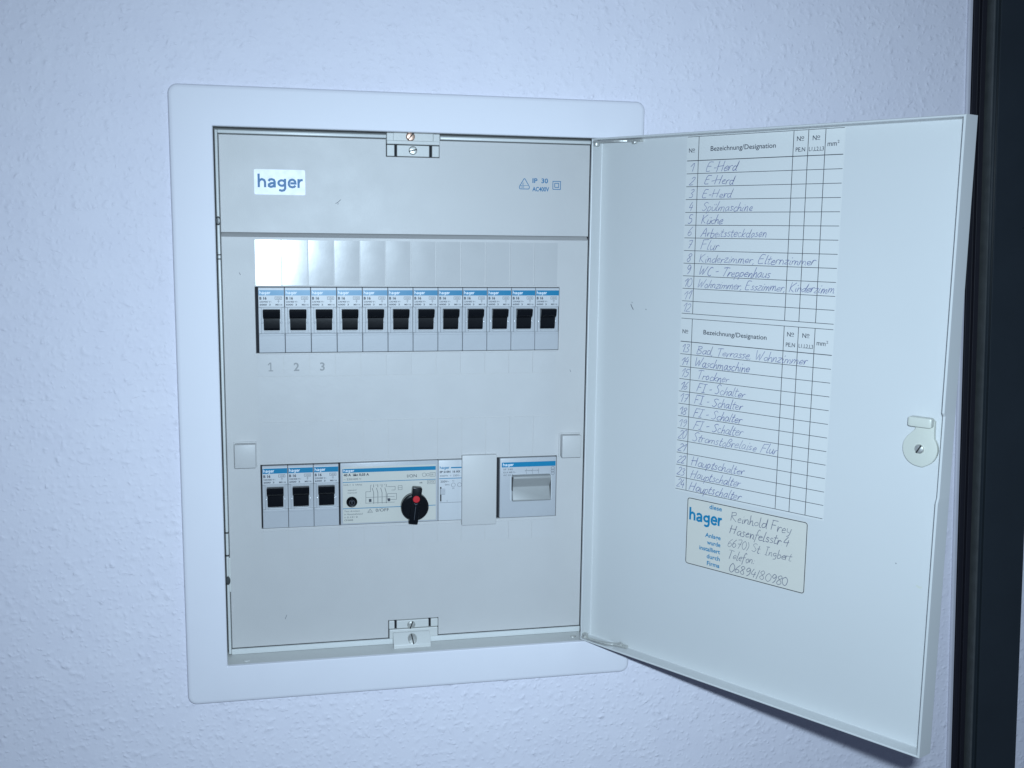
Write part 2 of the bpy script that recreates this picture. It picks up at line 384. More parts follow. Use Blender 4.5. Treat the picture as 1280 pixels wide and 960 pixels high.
for k in (0, 1.35): poly(b, [(206.6 + k, 70.2 + k), (212.2 - k, 70.2 + k), (212.2 - k, 75.8 - k), (206.6 + k, 75.8 - k)], 0.5, f_)
b.build('printed_marking', 'bluemark', header, BO)

# screw tabs above and below
def screw(fn, r=3.0, slot=35, dome=1.2):
    b = MB(); b.lathe([(r, 1.5), (r, -0.2), (r * 0.93, -dome * 0.55), (r * 0.75, -dome * 0.85), (r * 0.45, -dome), (0.05, -dome * 1.02)], fn, 26)
    a = math.radians(slot); c, s_ = math.cos(a), math.sin(a); w, l = 0.42, r * 0.93
    v = [];
    for h in (-dome * 0.45, -dome * 1.06):
        for p, q in ((-l, -w), (l, -w), (l, w), (-l, w)): v.append(fn(p * c - q * s_, p * s_ + q * c, h if abs(p) < 0.01 else h))
    b.add(v, [(4, 5, 6, 7), (0, 1, 5, 4), (1, 2, 6, 5), (2, 3, 7, 6), (3, 0, 4, 7)], 1); return b
t = MB()
t.box(TX0 + 0.2, TX1 - 0.2, -2.4, 0.6, 98.3, 100.9, 0.5)
t.box(TX0 + 0.1, 93.0, -2.5, 0.6, 100.4, 105.9, 0.5); t.box(120.1, TX1 - 0.1, -2.5, 0.6, 100.4, 105.9, 0.5)
t.box(92.6, 120.5, -0.6, 1.2, 99.8, 107.6, 0.2)
tab = bb(t, 'upper_tab', 'reveal')
for x0, x1 in ((TX0 + 0.4, 93.6), (95.3, 117.7), (119.6, TX1 - 0.4)):
    k = MB(); k.box(x0, x1, -0.6, 3.0, 90.3, 97.9, 0.4); k.build('tab_block', 'reveal', tab, BO)
screw(lambda p, q, h: (104.6 + p, -0.9 + h, 103.7 + q), 3.1, 50).build('screw', ['copper', 'slot'], tab, BO)
screw(lambda p, q, h: (106.3 + p, -0.6 + h, 94.4 + q), 3.0, 15).build('screw', ['steel', 'slot'], tab, BO)
t = MB()
t.box(TX0 + 0.6, TX1 - 0.6, -1.2, 2.2, -257.6, -250.6, 0.5)
t.prism([(-4.5, -261.6), (-9.5, -262.6), (-9.5, -259.6), (-3.0, -252.4), (-1.0, -252.4), (-1.0, -261.6)], 91.0, 118.2, lambda p, q, a: (a, p, q), bev=0.5)
lt = bb(t, 'lower_tab', 'reveal')
for x0, x1 in ((TX0 + 0.4, 92.4), (94.0, 117.6), (119.2, TX1 - 0.4)):
    k = MB(); k.box(x0, x1, -0.4, 3.0, -250.2, -244.3, 0.4); k.build('tab_block', 'reveal', lt, BO)
screw(lambda p, q, h: (104.7 + p, -0.5 + h, -247.8 + q), 3.0, 70).build('screw', ['steel', 'slot'], lt, BO)
screw(lambda p, q, h: (104.9 + p, -6.5 + h + (q * 0.8), -256.2 + q * 0.9), 3.4, 100).build('screw', ['steel', 'slot'], lt, BO)

# small clips and rivets along the left rim, rivets in the lower corners
for z in (22.0, 19.2, -171.0, -187.5):
    k = MB(); k.box(OX0 - 1.2, -23.5, -3.9, -1.2, z - 0.35, z + 0.35); bb(k, 'rim_joint', 'slot')
for z in (44.6, -205.5):
    k = MB(); k.lathe([(3.0, 0.4), (3.0, -0.5), (2.3, -0.9), (2.1, -0.5), (0.05, -0.6)], lambda p, q, h: (-24.6 + p * 0.55, -3.5 + h * 1.2, z + q), 20); bb(k, 'rim_rivet', 'postedge')
k = MB(); k.box(OX0 + 1.2, -22.4, -3.7, -3.0, -214, -189, 0.3); bb(k, 'clip_leaf', 'reveal')
k = MB(); k.lathe([(2.6, 0), (2.4, 0.7), (0.05, 0.9)], lambda p, q, h: (-13.0 + p, -11.5 + q, OZ0 - 1.5 + h), 18); bb(k, 'corner_rivet', 'reveal')
k = MB(); k.lathe([(2.4, 0), (2.2, 0.7), (0.05, 0.9)], lambda p, q, h: (226.0 + p, -9.0 + q, OZ0 - 1.5 + h), 18); bb(k, 'corner_rivet', 'steel')

# label covers over the rows and number tabs under them: one piece per module
MW = 17.72
def plate(x0, x1, z0, z1, y0, y1, tx=0.0, tz=0.0, bow=0.0):
    """thin cover, turned a little about its own axes and slightly bowed"""
    cx, cz = (x0 + x1) / 2, (z0 + z1) / 2; b = MB(); nx, nz = 6, 4; g = []
    for j in range(nz + 1):
        for i in range(nx + 1):
            x = x0 + (x1 - x0) * i / nx; z = z0 + (z1 - z0) * j / nz
            y = y0 + (x - cx) * tx + (z - cz) * tz + bow * (((x - cx) / (x1 - x0) * 2) ** 2)
            g.append((x, y, z))
    w = nx + 1
    b.add(g, [(j * w + i, j * w + i + 1, (j + 1) * w + i + 1, (j + 1) * w + i) for j in range(nz) for i in range(nx)], 0, True)
    rim = [i for i in range(w)] + [j * w + nx for j in range(1, nz + 1)] + [nz * w + i for i in range(nx - 1, -1, -1)] + [j * w for j in range(nz - 1, 0, -1)]
    lo = [g[i] for i in rim]; hi = [(p[0], y1, p[2]) for p in lo]; m = len(rim)
    b.add(lo + hi, [(i, i + m, (i + 1) % m + m, (i + 1) % m) for i in range(m)], 0)
    return b
for i in range(12):
    x0 = -1.5 + i * MW
    tx, tz = [(.040, .042), (.056, .030), (.052, .012), (.038, .010), (.022, .006)][i] if i < 5 else (random.uniform(-.004, .012), random.uniform(-.004, .006))
    plate(x0 + 0.35, x0 + MW - 0.35, 1.4, 32.2, -0.15 if i > 1 else -0.4, 1.2, tx, tz, 0.06).build('label_cover', 'strip', cover, BO)
    plate(x0 + 0.3, x0 + MW - 0.3, -61.6, -46.3, 0.0, 1.2, random.uniform(-.004, .004), random.uniform(-.006, .006), 0.05).build('number_tab', 'tab', cover, BO)
    if i < 3:
        b = MB(); xc = x0 + MW / 2
        if i == 0: b.ribbon([(xc - 1.5, -53.6), (xc - 0.2, -52.2), (xc + 0.3, -52.2), (xc + 0.3, -57.3)], 0.75, front(-0.14), 0, 0.05); b.ribbon([(xc - 1.2, -57.6), (xc + 1.8, -57.6)], 0.7, front(-0.14), 0, 0.06)
        else: b.text(str(i + 1), xc, -57.8, 5.6, front(-0.14), 0, align='C', bold=0.02, lift=0.05)
        b.build('number', 'engrave', cover, BO)
    plate(x0 + 1.5, x0 + 0.8 + MW, -122.6, -94.0, 0.25, 1.2, random.uniform(-.002, .002), random.uniform(-.002, .002), 0.03).build('label_cover', 'tab', cover, BO)
    plate(x0 + 1.5, x0 + 0.8 + MW, -186.0, -172.2, 0.25, 1.2, random.uniform(-.003, .003), random.uniform(-.004, .004), 0.03).build('number_tab', 'tab', cover, BO)
plate(-1.2, 211.0, -93.2, -62.4, 0.55, 1.2, 0, 0, 0.05).build('label_carrier', 'tab', cover, BO)
# plugs on both sides
for x0, x1 in ((-17.9, -3.6), (215.5, 229.8)):
    k = MB(); k.box(x0, x1, -6.6, 1.5, -124.6, -108.0, 0.5, 3); k.box(x0 - 0.9, x1 + 0.5, -0.2, 1.5, -125.4, -107.2, 0.3); k.build('cover_plug', 'blank', cover, BO)
# blanking cover clipped over the gap in the lower row
k = MB(); k.box(141.6, 167.3, -3.0, 1.0, -173.6, -121.2, 0.6, 3); k.build('blanking_cover', 'blank', cover, BO)

# ------------------------------------------------------------------ door
TH = 0.9575; DU = Vector((math.cos(TH), -math.sin(TH), 0)); DN = Vector((-math.sin(TH), -math.cos(TH), 0))
DH = Vector((237.28, 7.9556 - 23.24, 0)); WD, DZ0, DZ1, FL = 253.4, -259.5, 104.5, 11.6
def dv(u, z, w): return DH + DU * u + DN * w + Vector((0, 0, z))
def dfn(u, z, w): return tuple(dv(u, z, w))
def dprint(W): return lambda p, q, l: tuple(dv(p, q, W + l))
dL = [(2.5, -0.5), (0.9, -0.5), (0.25, -0.3), (0.0, 0.3), (0.0, FL - 0.5), (0.35, FL - 0.05), (0.9, FL), (1.3, FL - 0.4), (1.3, 2.3), (1.35, 1.75), (1.5, 1.4), (1.8, 1.2)]
vs = []; fs = []
def dloop(ins, w, outer):
    a, b, c, d = ins, WD - ins, DZ0 + ins, DZ1 - ins
    if outer: b += 2.2 * (1 - max(0.0, min(1.0, w / FL)))      # the free edge is rolled outwards
    wn = w - 1.7 if w > FL - 1 else w
    return [(a, c, w), (b, c, w), (b, -108.0, w), (b, -104.5, wn), (b, -58.5, wn), (b, -56.5, w), (b, d, w), (a, d, w)]
for j, (ins, w) in enumerate(dL): vs += [tuple(dv(*q)) for q in dloop(ins, w, j < 6)]
for j in range(len(dL) - 1):
    for c in range(8): fs.append((8 * j + c, 8 * j + 8 + c, 8 * j + 8 + (c + 1) % 8, 8 * j + (c + 1) % 8))
fs.append(list(range(8))); e = (len(dL) - 1) * 8; fs.append([e + 7 - c for c in range(8)])
b = MB(); b.add(vs, fs, 0, True)
bm = bmesh.new(); me = bpy.data.meshes.new('x'); me.from_pydata(b.v, [], b.f); bm.from_mesh(me); bmesh.ops.recalc_face_normals(bm, faces=bm.faces); bpy.data.meshes.remove(me)
b = MB(); b.frombm(bm, 0, None, True)
door = bb(b, 'door', 'door')
door['label'] = 'open white sheet-metal door hinged on the right'
# hinges: bent steel arms from the rim to the door's flange
for zz, sg in ((DZ1 - 2.0, -1), (DZ0 + 1.8, 1)):
    b = MB()
    path = [(-3.0, 5.0), (1.0, 9.8), (6.0, 10.6), (14.0, 10.2), (22.0, 8.2), (27.0, 5.0), (33.0, 3.6), (37.0, 3.0)]
    pl = []
    for (u, w) in path: pl.append((u, w + 1.6))
    for (u, w) in reversed(path): pl.append((u, w - 1.8))
    b.prism(pl, zz, zz + sg * 1.3, lambda p, q, a: tuple(dv(p, a, q)), bev=0.25)
    b.build('hinge', 'steel', door, BO)
    k = MB(); k.lathe([(2.0, 0), (2.0, 0.9), (1.2, 1.4), (0.05, 1.4)], lambda p, q, h: tuple(dv(31.5 + p, zz + sg * (1.3 + h), 3.9 + q * 0.8)), 16); k.build('hinge_rivet', 'steel', door, BO)
    k = MB(); k.lathe([(2.3, 0), (2.3, 1.6), (1.5, 2.2), (0.05, 2.2)], lambda p, q, h: tuple(dv(3.0 + p, zz + sg * (1.3 + h), 9.3 + q)), 16); k.build('hinge_pin', 'steel', door, BO)
# turning catch: disc with a neck and an upright lug, held by a slotted screw
b = MB(); cu, cz = 238.6, -79.6
disc = [(cu + 10.0 * math.cos(math.radians(a)), cz + 10.3 * math.sin(math.radians(a))) for a in range(125, 415, 10) if not 262 < a < 300]
disc = [(cu + 10.0 * math.cos(math.radians(a)), cz + 10.3 * math.sin(math.radians(a))) for a in range(130, 262, 8)] + [(cu + 2.0, cz - 10.6)] + [(cu + 10.0 * math.cos(math.radians(a)), cz + 10.3 * math.sin(math.radians(a))) for a in range(304, 408, 8)] + [(cu + 7.4, cz + 12.0), (cu + 7.4, cz + 17.0), (cu - 3.4, cz + 17.0), (cu - 3.4, cz + 11.2)]
b.prism(disc, 1.3, 4.6, lambda p, q, a: tuple(dv(p, q, a)), bev=0.7, seg=3)
b.box(0, 1, 0, 1, 0, 1, 0.14, 3, 0, lambda c: dv(cu - 6.3 + 13.4 * c.x, cz + 13.0 + 5.6 * c.z, 3.4 + 5.4 * c.y))
bm = bmesh.new(); me = bpy.data.meshes.new('x'); me.from_pydata([tuple(v) for v in b.v], [], b.f); bm.from_mesh(me); bmesh.ops.recalc_face_normals(bm, faces=bm.faces); bpy.data.meshes.remove(me)
b = MB(); b.frombm(bm, 0, None, True); b.build('turning_catch', 'latch', door, BO)
screw(lambda p, q, h: tuple(dv(cu + p, cz + q, 4.9 - h)), 2.7, 60).build('catch_screw', ['steel', 'slot'], door, BO)

# wear: small scuffs on the door and the cover, a chipped spot
def scuff(parent, fn, pts, w, m='softink'):
    k = MB(); k.ribbon(pts, w, fn, 0, 0.03); k.build('scuff_mark', m, parent, BO)
scuff(door, dprint(1.2), [(30.2, -9.0), (31.4, -11.2), (32.6, -12.8)], 0.5); scuff(door, dprint(1.2), [(31.0, -7.4), (31.5, -8.2)], 0.35); scuff(door, dprint(1.2), [(43.0, -11.6), (43.5, -12.2)], 0.5)
scuff(door, dprint(1.2), [(241.0, -160.6), (242.6, -161.4), (244.2, -161.0)], 1.1, 'latch'); scuff(door, dprint(1.2), [(228.0, -150.0), (228.4, -150.6)], 0.5)
scuff(header, front(0.8), [(53.2, 57.4), (55.0, 58.4), (56.8, 60.2)], 0.35); scuff(header, front(0.8), [(54.6, 57.0), (55.2, 57.4)], 0.5)
scuff(cover, front(0.8), [(14.0, -238.0), (15.2, -235.0)], 0.3); scuff(cover, front(0.8), [(-12.0, 10.0), (-11.2, 8.4)], 0.35); scuff(cover, front(0.8), [(222.0, -60.0), (222.6, -61.6)], 0.3)

# ------------------------------------------------------------------ devices
def copy_tree(o, parent=None):
    c = o.copy(); col.objects.link(c); c.parent = parent
    for ch in list(o.children): copy_tree(ch, c)
    return c
def schem(mb, fn, mi, x, z, sc_=1.0):       # a small printed switch symbol
    mb.ribbon([(x, z), (x, z + 1.0 * sc_), (x - 0.6 * sc_, z + 2.4 * sc_)], 0.16, fn, mi, 0.05); mb.ribbon([(x, z + 2.4 * sc_), (x, z + 3.4 * sc_)], 0.16, fn, mi, 0.05)

BW = 17.6
def make_breaker():
    root = empty('circuit_breaker', (0, 0, 0), 'x', 'circuit breaker')
    # local coordinates: x 0..BW, z 45 (top)..0, front at y = 0
    b = MB()
    b.box(0.06, BW - 0.06, 0.0, 6.5, 31.2, 45, 0.35)
    b.box(1.9, BW - 1.9, 0.05, 6.5, 13.4, 31.4, 0.25)
    b.box(0.1, BW - 0.1, 1.9, 6.5, 13.3, 31.3)
    b.box(0.06, BW - 0.06, 0.0, 6.5, 0, 13.5, 0.35)
    b.box(0.5, BW - 0.5, -0.35, 0.3, 11.7, 13.1, 0.2)
    b.build('body', 'mcb', root)
    k = MB(); k.box(0.35, BW - 0.35, -0.12, 0.2, 31.9, 43.9, 0.05); k.build('label_plate', 'mcb_label', root)
    k = MB(); k.box(0.4, BW - 0.3, -0.2, 0, 39.5, 43.2); k.build('brand_band', 'blue', root)
    # rocker: black block, top leaning out, standing proud of the face
    k = MB()
    k.prism([(0.6, 29.6), (-1.6, 29.4), (-2.6, 28.4), (-2.9, 24.0), (-2.2, 17.2), (-1.4, 15.6), (0.6, 15.3)], 3.5, BW - 3.3, lambda p, q, a: (a, p, q), bev=0.3)
    k.prism([(-1.2, 30.3), (-5.6, 30.1), (-6.2, 29.4), (-5.2, 25.6), (-4.4, 24.6), (-2.4, 23.6), (-1.2, 23.6)], 3.15, BW - 2.95, lambda p, q, a: (a, p, q), bev=0.35)
    tg = k.build('toggle', 'black', root)
    k = MB()
    k.box(4.0, BW - 3.8, -1.9, 0.3, 14.1, 15.0, 0.3)
    k.build('toggle_stop', 'mcb_label', root)
    for xx in (2.55, BW - 2.35):
        k = MB(); k.lathe([(0.75, 0.4), (0.72, -0.3), (0.5, -0.75), (0.02, -0.9)], lambda p, q, h: (xx + p, h, 20.9 + q), 14); k.build('toggle_pivot', 'gloss', root)
    k = MB(); f = front(-0.2)
    logo(k, 0.9, 40.4, 2.3, 7.4, f, 0, 0.04)
    k.build('brand_lettering', 'white_print', root)
    k = MB(); f = front(-0.12)
    k.text('B 16', 0.9, 36.7, 1.8, f, 0, width=4.8, bold=0.04, lift=0.05)
    k.text('230/400 V~', 0.9, 34.6, 1.15, f, 1, width=8.2, bold=0.02, lift=0.05)
    k.text('6000  3', 0.9, 32.6, 1.15, f, 1, width=7.4, bold=0.03, lift=0.05)
    k.text('MB116', 11.6, 32.6, 1.1, f, 1, width=4.6, bold=0.02, lift=0.05)
    poly(k, [(11.3, 36.8), (15.8, 36.8), (15.8, 38.6), (11.3, 38.6)], 0.22, f, 1)
    k.text('VDE', 12.0, 37.1, 1.1, f, 1, width=3.2, lift=0.05)
    k.ribbon([(13.6, 34.4), (13.6, 36.5)], 0.2, f, 1, 0.05); k.ribbon([(12.7, 35.6), (14.5, 35.6)], 0.2, f, 1, 0.06)
    k.build('printed_text', ['ink', 'softink'], root)
    return root
proto = make_breaker()
ordn = ['first', 'second', 'third', 'fourth', 'fifth', 'sixth', 'seventh', 'eighth', 'ninth', 'tenth', 'eleventh', 'twelfth']
for i in range(15):
    o = proto if i == 0 else copy_tree(proto)
    if i < 12:
        o.location = Vector((0.1 + i * 17.72, random.uniform(-.12, .12), ZO - 45)) * MM
        o['label'] = 'grey circuit breaker with black toggle, %s from the left in the upper row of twelve' % ordn[i]
        o['group'] = 'circuit breakers in the upper row'
    else:
        o.location = Vector((0.1 + (i - 12) * 17.72, random.uniform(-.12, .12), ZO - 170)) * MM
        o['label'] = 'grey circuit breaker with black toggle, %s of three in the lower row' % ['left', 'middle', 'right'][i - 12]
        o['group'] = 'circuit breakers in the lower row'

# residual current device
RX, RZ = 54.2, -170.0
rc = empty('residual_current_switch', (RX, 0, RZ), 'wide residual current switch with black rotary knob and red dot in the lower row', 'safety switch')
b = MB(); b.box(0, 70.2, -0.3, 6.5, 0, 45.4, 0.7, 3); b.build('body', 'mcb', rc)
b = MB(); b.box(1.6, 68.6, -0.5, 0.2, 1.2, 42.4, 0.1); b.build('label_plate', 'cream', rc)
b = MB(); b.box(1.7, 68.4, -0.6, 0, 38.4, 41.2)
f = front(-0.5)
for z in (31.4, 12.1):
    b.ribbon([(1.7, z), (68.4, z)], 0.45, f, 0, 0.04)
b.build('blue_print', 'blue', rc)
b = MB(); logo(b, 2.3, 39.1, 1.8, 7.6, front(-0.6)); b.build('brand_lettering', 'white_print', rc)
b = MB()
b.text('40 A  IΔn 0,03 A', 2.4, 35.9, 1.7, f, 0, width=18.0, bold=0.035, lift=0.05)
b.text('~ 230/400 V', 2.4, 33.0, 1.3, f, 1, width=12.5, lift=0.05)
b.text('I/ON', 47.6, 33.4, 2.3, f, 0, width=7.0, lift=0.05)
b.text('kVA <  6  kAmp', 2.4, 28.9, 1.2, f, 1, width=13.0, lift=0.05)
b.text('appuyer', 5.2, 25.2, 1.0, f, 1, width=6.4, lift=0.05); b.text('mensuel', 5.2, 23.2, 1.0, f, 1, width=6.4, lift=0.05)
b.text('0/OFF', 25.0, 9.0, 2.3, f, 0, width=9.4, lift=0.05)
for j, s_ in enumerate(('Test drücken', 'in Monatsabstand', 'n 0,141 0', 'CF440B')):
    b.text(s_, 2.6, 9.6 - j * 2.2, 1.15, f, 1 if j < 3 else 0, width=(11.0, 13.0, 9.4, 6.2)[j], lift=0.05)
poly(b, [(19.2, 8.6), (21.0, 11.2), (22.8, 8.6)], 0.25, f, 1); b.ribbon([(20.1, 9.6), (21.9, 9.6)], 0.2, f, 1, 0.06)
for j in range(4):
    x = 23.6 + j * 3.0
    b.ribbon([(x, 15.0), (x, 23.0), (x - 1.0, 26.6)], 0.3, f, 0, 0.05); b.ribbon([(x, 27.0), (x, 29.2)], 0.3, f, 0, 0.05)
    b.text('1357'[j], x - 1.6, 28.2, 1.0, f, 1, lift=0.05)
b.ribbon([(18.2, 15.6), (38.6, 15.6)], 0.22, f, 1, 0.07); b.ribbon([(18.2, 19.8), (38.6, 19.8)], 0.22, f, 1, 0.07)
poly(b, [(18.0, 15.2), (18.0, 24.0), (21.4, 24.0), (21.4, 29.0)], 0.24, f, 1, 0.05, False)
poly(b, [(33.4, 22.0), (40.0, 22.0), (40.0, 17.6), (33.4, 17.6)], 0.24, f, 1, 0.06)
poly(b, [(33.4, 27.2), (39.0, 27.2), (39.0, 24.6), (36.4, 24.6)], 0.24, f, 1, 0.06, False)
poly(b, [(41.2, 24.6), (44.0, 24.6), (44.0, 27.6), (41.2, 27.6)], 0.22, f, 1, 0.06); b.ribbon([(41.2, 26.1), (44.0, 26.1)], 0.2, f, 1, 0.08)
for x in (20.2, 33.6): b.add([(x, -0.62, 16.4), (x + 1.8, -0.62, 16.4), (x + 1.8, -0.62, 18.6), (x, -0.62, 18.6)], [(0, 1, 2, 3)], 0)
poly(b, arc(60.0, 35.0, 1.4, 0, 330, 10), 0.2, f, 1); poly(b, arc(62.6, 35.0, 1.0, 0, 330, 10), 0.2, f, 1)
poly(b, [(64.2, 33.6), (68.0, 33.6), (68.0, 36.4), (64.2, 36.4)], 0.2, f, 1); b.text('DE', 64.8, 34.4, 1.2, f, 1, lift=0.06)
b.text('ceb', 56.6, 28.8, 1.1, f, 0, lift=0.05, bold=0.02); poly(b, [(62.4, 28.2), (68.0, 28.2), (68.0, 30.6), (62.4, 30.6)], 0.2, f, 1); b.text('KEMA', 63.0, 28.9, 1.1, f, 1, width=4.4, lift=0.06)
b.build('printed_text', ['ink', 'softink'], rc)
b = MB(); b.lathe([(3.9, 0.5), (3.9, -0.9), (3.5, -1.3), (3.0, -1.2), (2.8, -0.8), (2.6, -2.2), (2.2, -2.6), (0.05, -2.7)], lambda p, q, h: (8.0 + p, -0.3 + h, 17.0 + q), 26)
tb = b.build('test_button', 'black', rc)
b = MB(); b.text('T', 8.0, 15.8, 2.2, front(-3.05), 0, align='C', lift=0.02); poly(b, arc(8.0, 17.0, 1.9, 0, 345, 14), 0.2, front(-3.0), 0, 0.05); b.build('button_print', 'softink', tb)
KX, KZ = 52.8, 12.4
b = MB(); ka = math.radians(-7)
def kn(p, q, h): return (KX + p * math.cos(ka) - q * math.sin(ka), -0.5 + h, KZ + p * math.sin(ka) + q * math.cos(ka))
b.lathe([(10.0, 0.3), (10.0, -4.6), (9.4, -5.4), (8.4, -5.8), (0.05, -5.9)], kn, 40)
b.prism([(-3.3, -12.3), (3.3, -12.3), (3.5, 14.2), (2.9, 14.9), (-2.9, 14.9), (-3.5, 14.2)], -1.0, -6.6, lambda p, q, a: kn(p, q, a), bev=0.6, seg=3)
kb = b.build('rotary_knob', 'black', rc)
b = MB(); b.lathe([(2.5, -6.4), (2.5, -7.0), (2.2, -7.25), (0.05, -7.3)], lambda p, q, h: kn(p, q + 6.4, h), 22); b.build('red_dot', 'red', kb)
b = MB(); b.box(-2.2, -1.0, 0, 1, 0, 1); b = MB()
b.ribbon([(-1.0, 3.4), (0.0, 2.2), (1.2, 3.2)], 0.35, lambda p, q, l: kn(p, q, -6.62 - l), 0, 0.05); b.ribbon([(0.2, 1.0), (0.3, -9.0)], 0.22, lambda p, q, l: kn(p, q, -6.62 - l), 0, 0.05)
b.build('knob_mark', 'softink', kb)

# impulse relay half hidden behind the blanking cover
ix = empty('impulse_relay', (124.6, 0, -170), 'narrow grey impulse relay partly hidden behind the blank cover in the lower row', 'relay')
b = MB(); b.box(0, 17.5, -0.2, 6.5, 0, 45.2, 0.6, 3); b.build('body', 'mcb_label', ix)
b = MB(); f = front(-0.2)
logo(b, 1.0, 38.7, 2.2, 7.0, f); b.ribbon([(9.2, 39.5), (17.0, 39.5)], 0.9, f, 0, 0.05); b.ribbon([(0.6, 31.6), (17.0, 31.6)], 0.5, f, 0, 0.05)
b.build('blue_print', 'blue', ix)
b = MB()
b.text('EP 510N  16 AX', 1.0, 35.8, 1.5, f, 0, width=15.2, bold=0.035, lift=0.05); b.text('2000W  <  230V~', 1.0, 33.0, 1.3, f, 1, width=15.2, lift=0.05)
b.text('250V~', 1.6, 28.6, 1.5, f, 0, width=6.2, bold=0.012, lift=0.05); b.text('50Hz', 4.8, 26.4, 1.1, f, 1, width=3.4, lift=0.05)
poly(b, arc(11.0, 26.6, 1.5, 0, 340, 12), 0.2, f, 1); b.text('A1', 10.2, 29.2, 1.0, f, 1, lift=0.05); b.text('A2', 10.2, 23.6, 1.0, f, 1, lift=0.05)
poly(b, arc(15.6, 26.6, 1.5, 0, 340, 12), 0.2, f, 1); b.ribbon([(0.8, 13.6), (17.0, 13.6)], 0.22, f, 1, 0.05); b.text('1', 6.4, 14.2, 1.2, f, 0, lift=0.05)
b.build('printed_text', ['ink', 'softink'], ix)
b = MB(); b.box(1.3, 2.3, -0.28, 0.3, 14.6, 25.4); b.build('lever_slot', 'slot', ix)
b = MB(); b.box(1.4, 5.0, -1.6, 0.2, 19.8, 24.2, 0.4); b.build('lever', 'mcb', ix)

# main switch
ms = empty('main_switch', (170.1, 0, -170), 'square grey main switch with wide grey rocker at the right end of the lower row', 'main switch')
b = MB(); b.box(0, 42.8, -0.4, 6.5, 0, 45.2, 0.8, 3); b.build('body', 'mcb', ms)
b = MB(); b.box(1.4, 42.0, -0.55, 0, 38.4, 42.0); b.build('brand_band', 'blue', ms)
b = MB(); logo(b, 2.2, 39.3, 2.2, 8.0, front(-0.55)); b.build('brand_lettering', 'white_print', ms)
b = MB(); f = front(-0.4)
b.text('SF 340', 2.6, 36.2, 1.2, f, 1, width=7.0, lift=0.05); b.text('63 A 400 V~', 2.6, 34.0, 1.1, f, 0, width=9.6, lift=0.05); b.text('AC 22 A', 2.6, 31.9, 1.1, f, 1, width=7.6, lift=0.05)
for j in range(3): schem(b, f, 0, 20.0 + j * 4.6, 33.0, 1.1)
b.ribbon([(18.8, 35.4), (29.6, 35.4)], 0.22, f, 1, 0.07)
for j in range(3): poly(b, arc(40.0, 36.6 - j * 1.9, 1.3, 0, 340, 10), 0.2, f, 1)
b.build('printed_text', ['ink', 'softink'], ms)
b = MB()
for x in (7.4, 38.2): b.box(x, x + 1.3, -0.9, 0, 13.0, 31.6, 0.3)
b.build('rocker_guide', 'mcb_label', ms)
b = MB(); b.prism([(0.2, 32.6), (-5.4, 32.4), (-6.0, 31.6), (-6.0, 30.6), (-1.4, 23.8), (-1.4, 23.2), (-4.4, 14.4), (-4.2, 13.4), (0.2, 13.0)], 9.2, 37.6, lambda p, q, a: (a, p, q), bev=0.35); b.build('rocker', 'rocker', ms)
b = MB(); b.box(8.9, 9.15, -3.8, 0, 21.0, 31.0); b.box(37.65, 37.9, -3.8, 0, 13.6, 29.0); b.build('rocker_end', 'slot', ms)

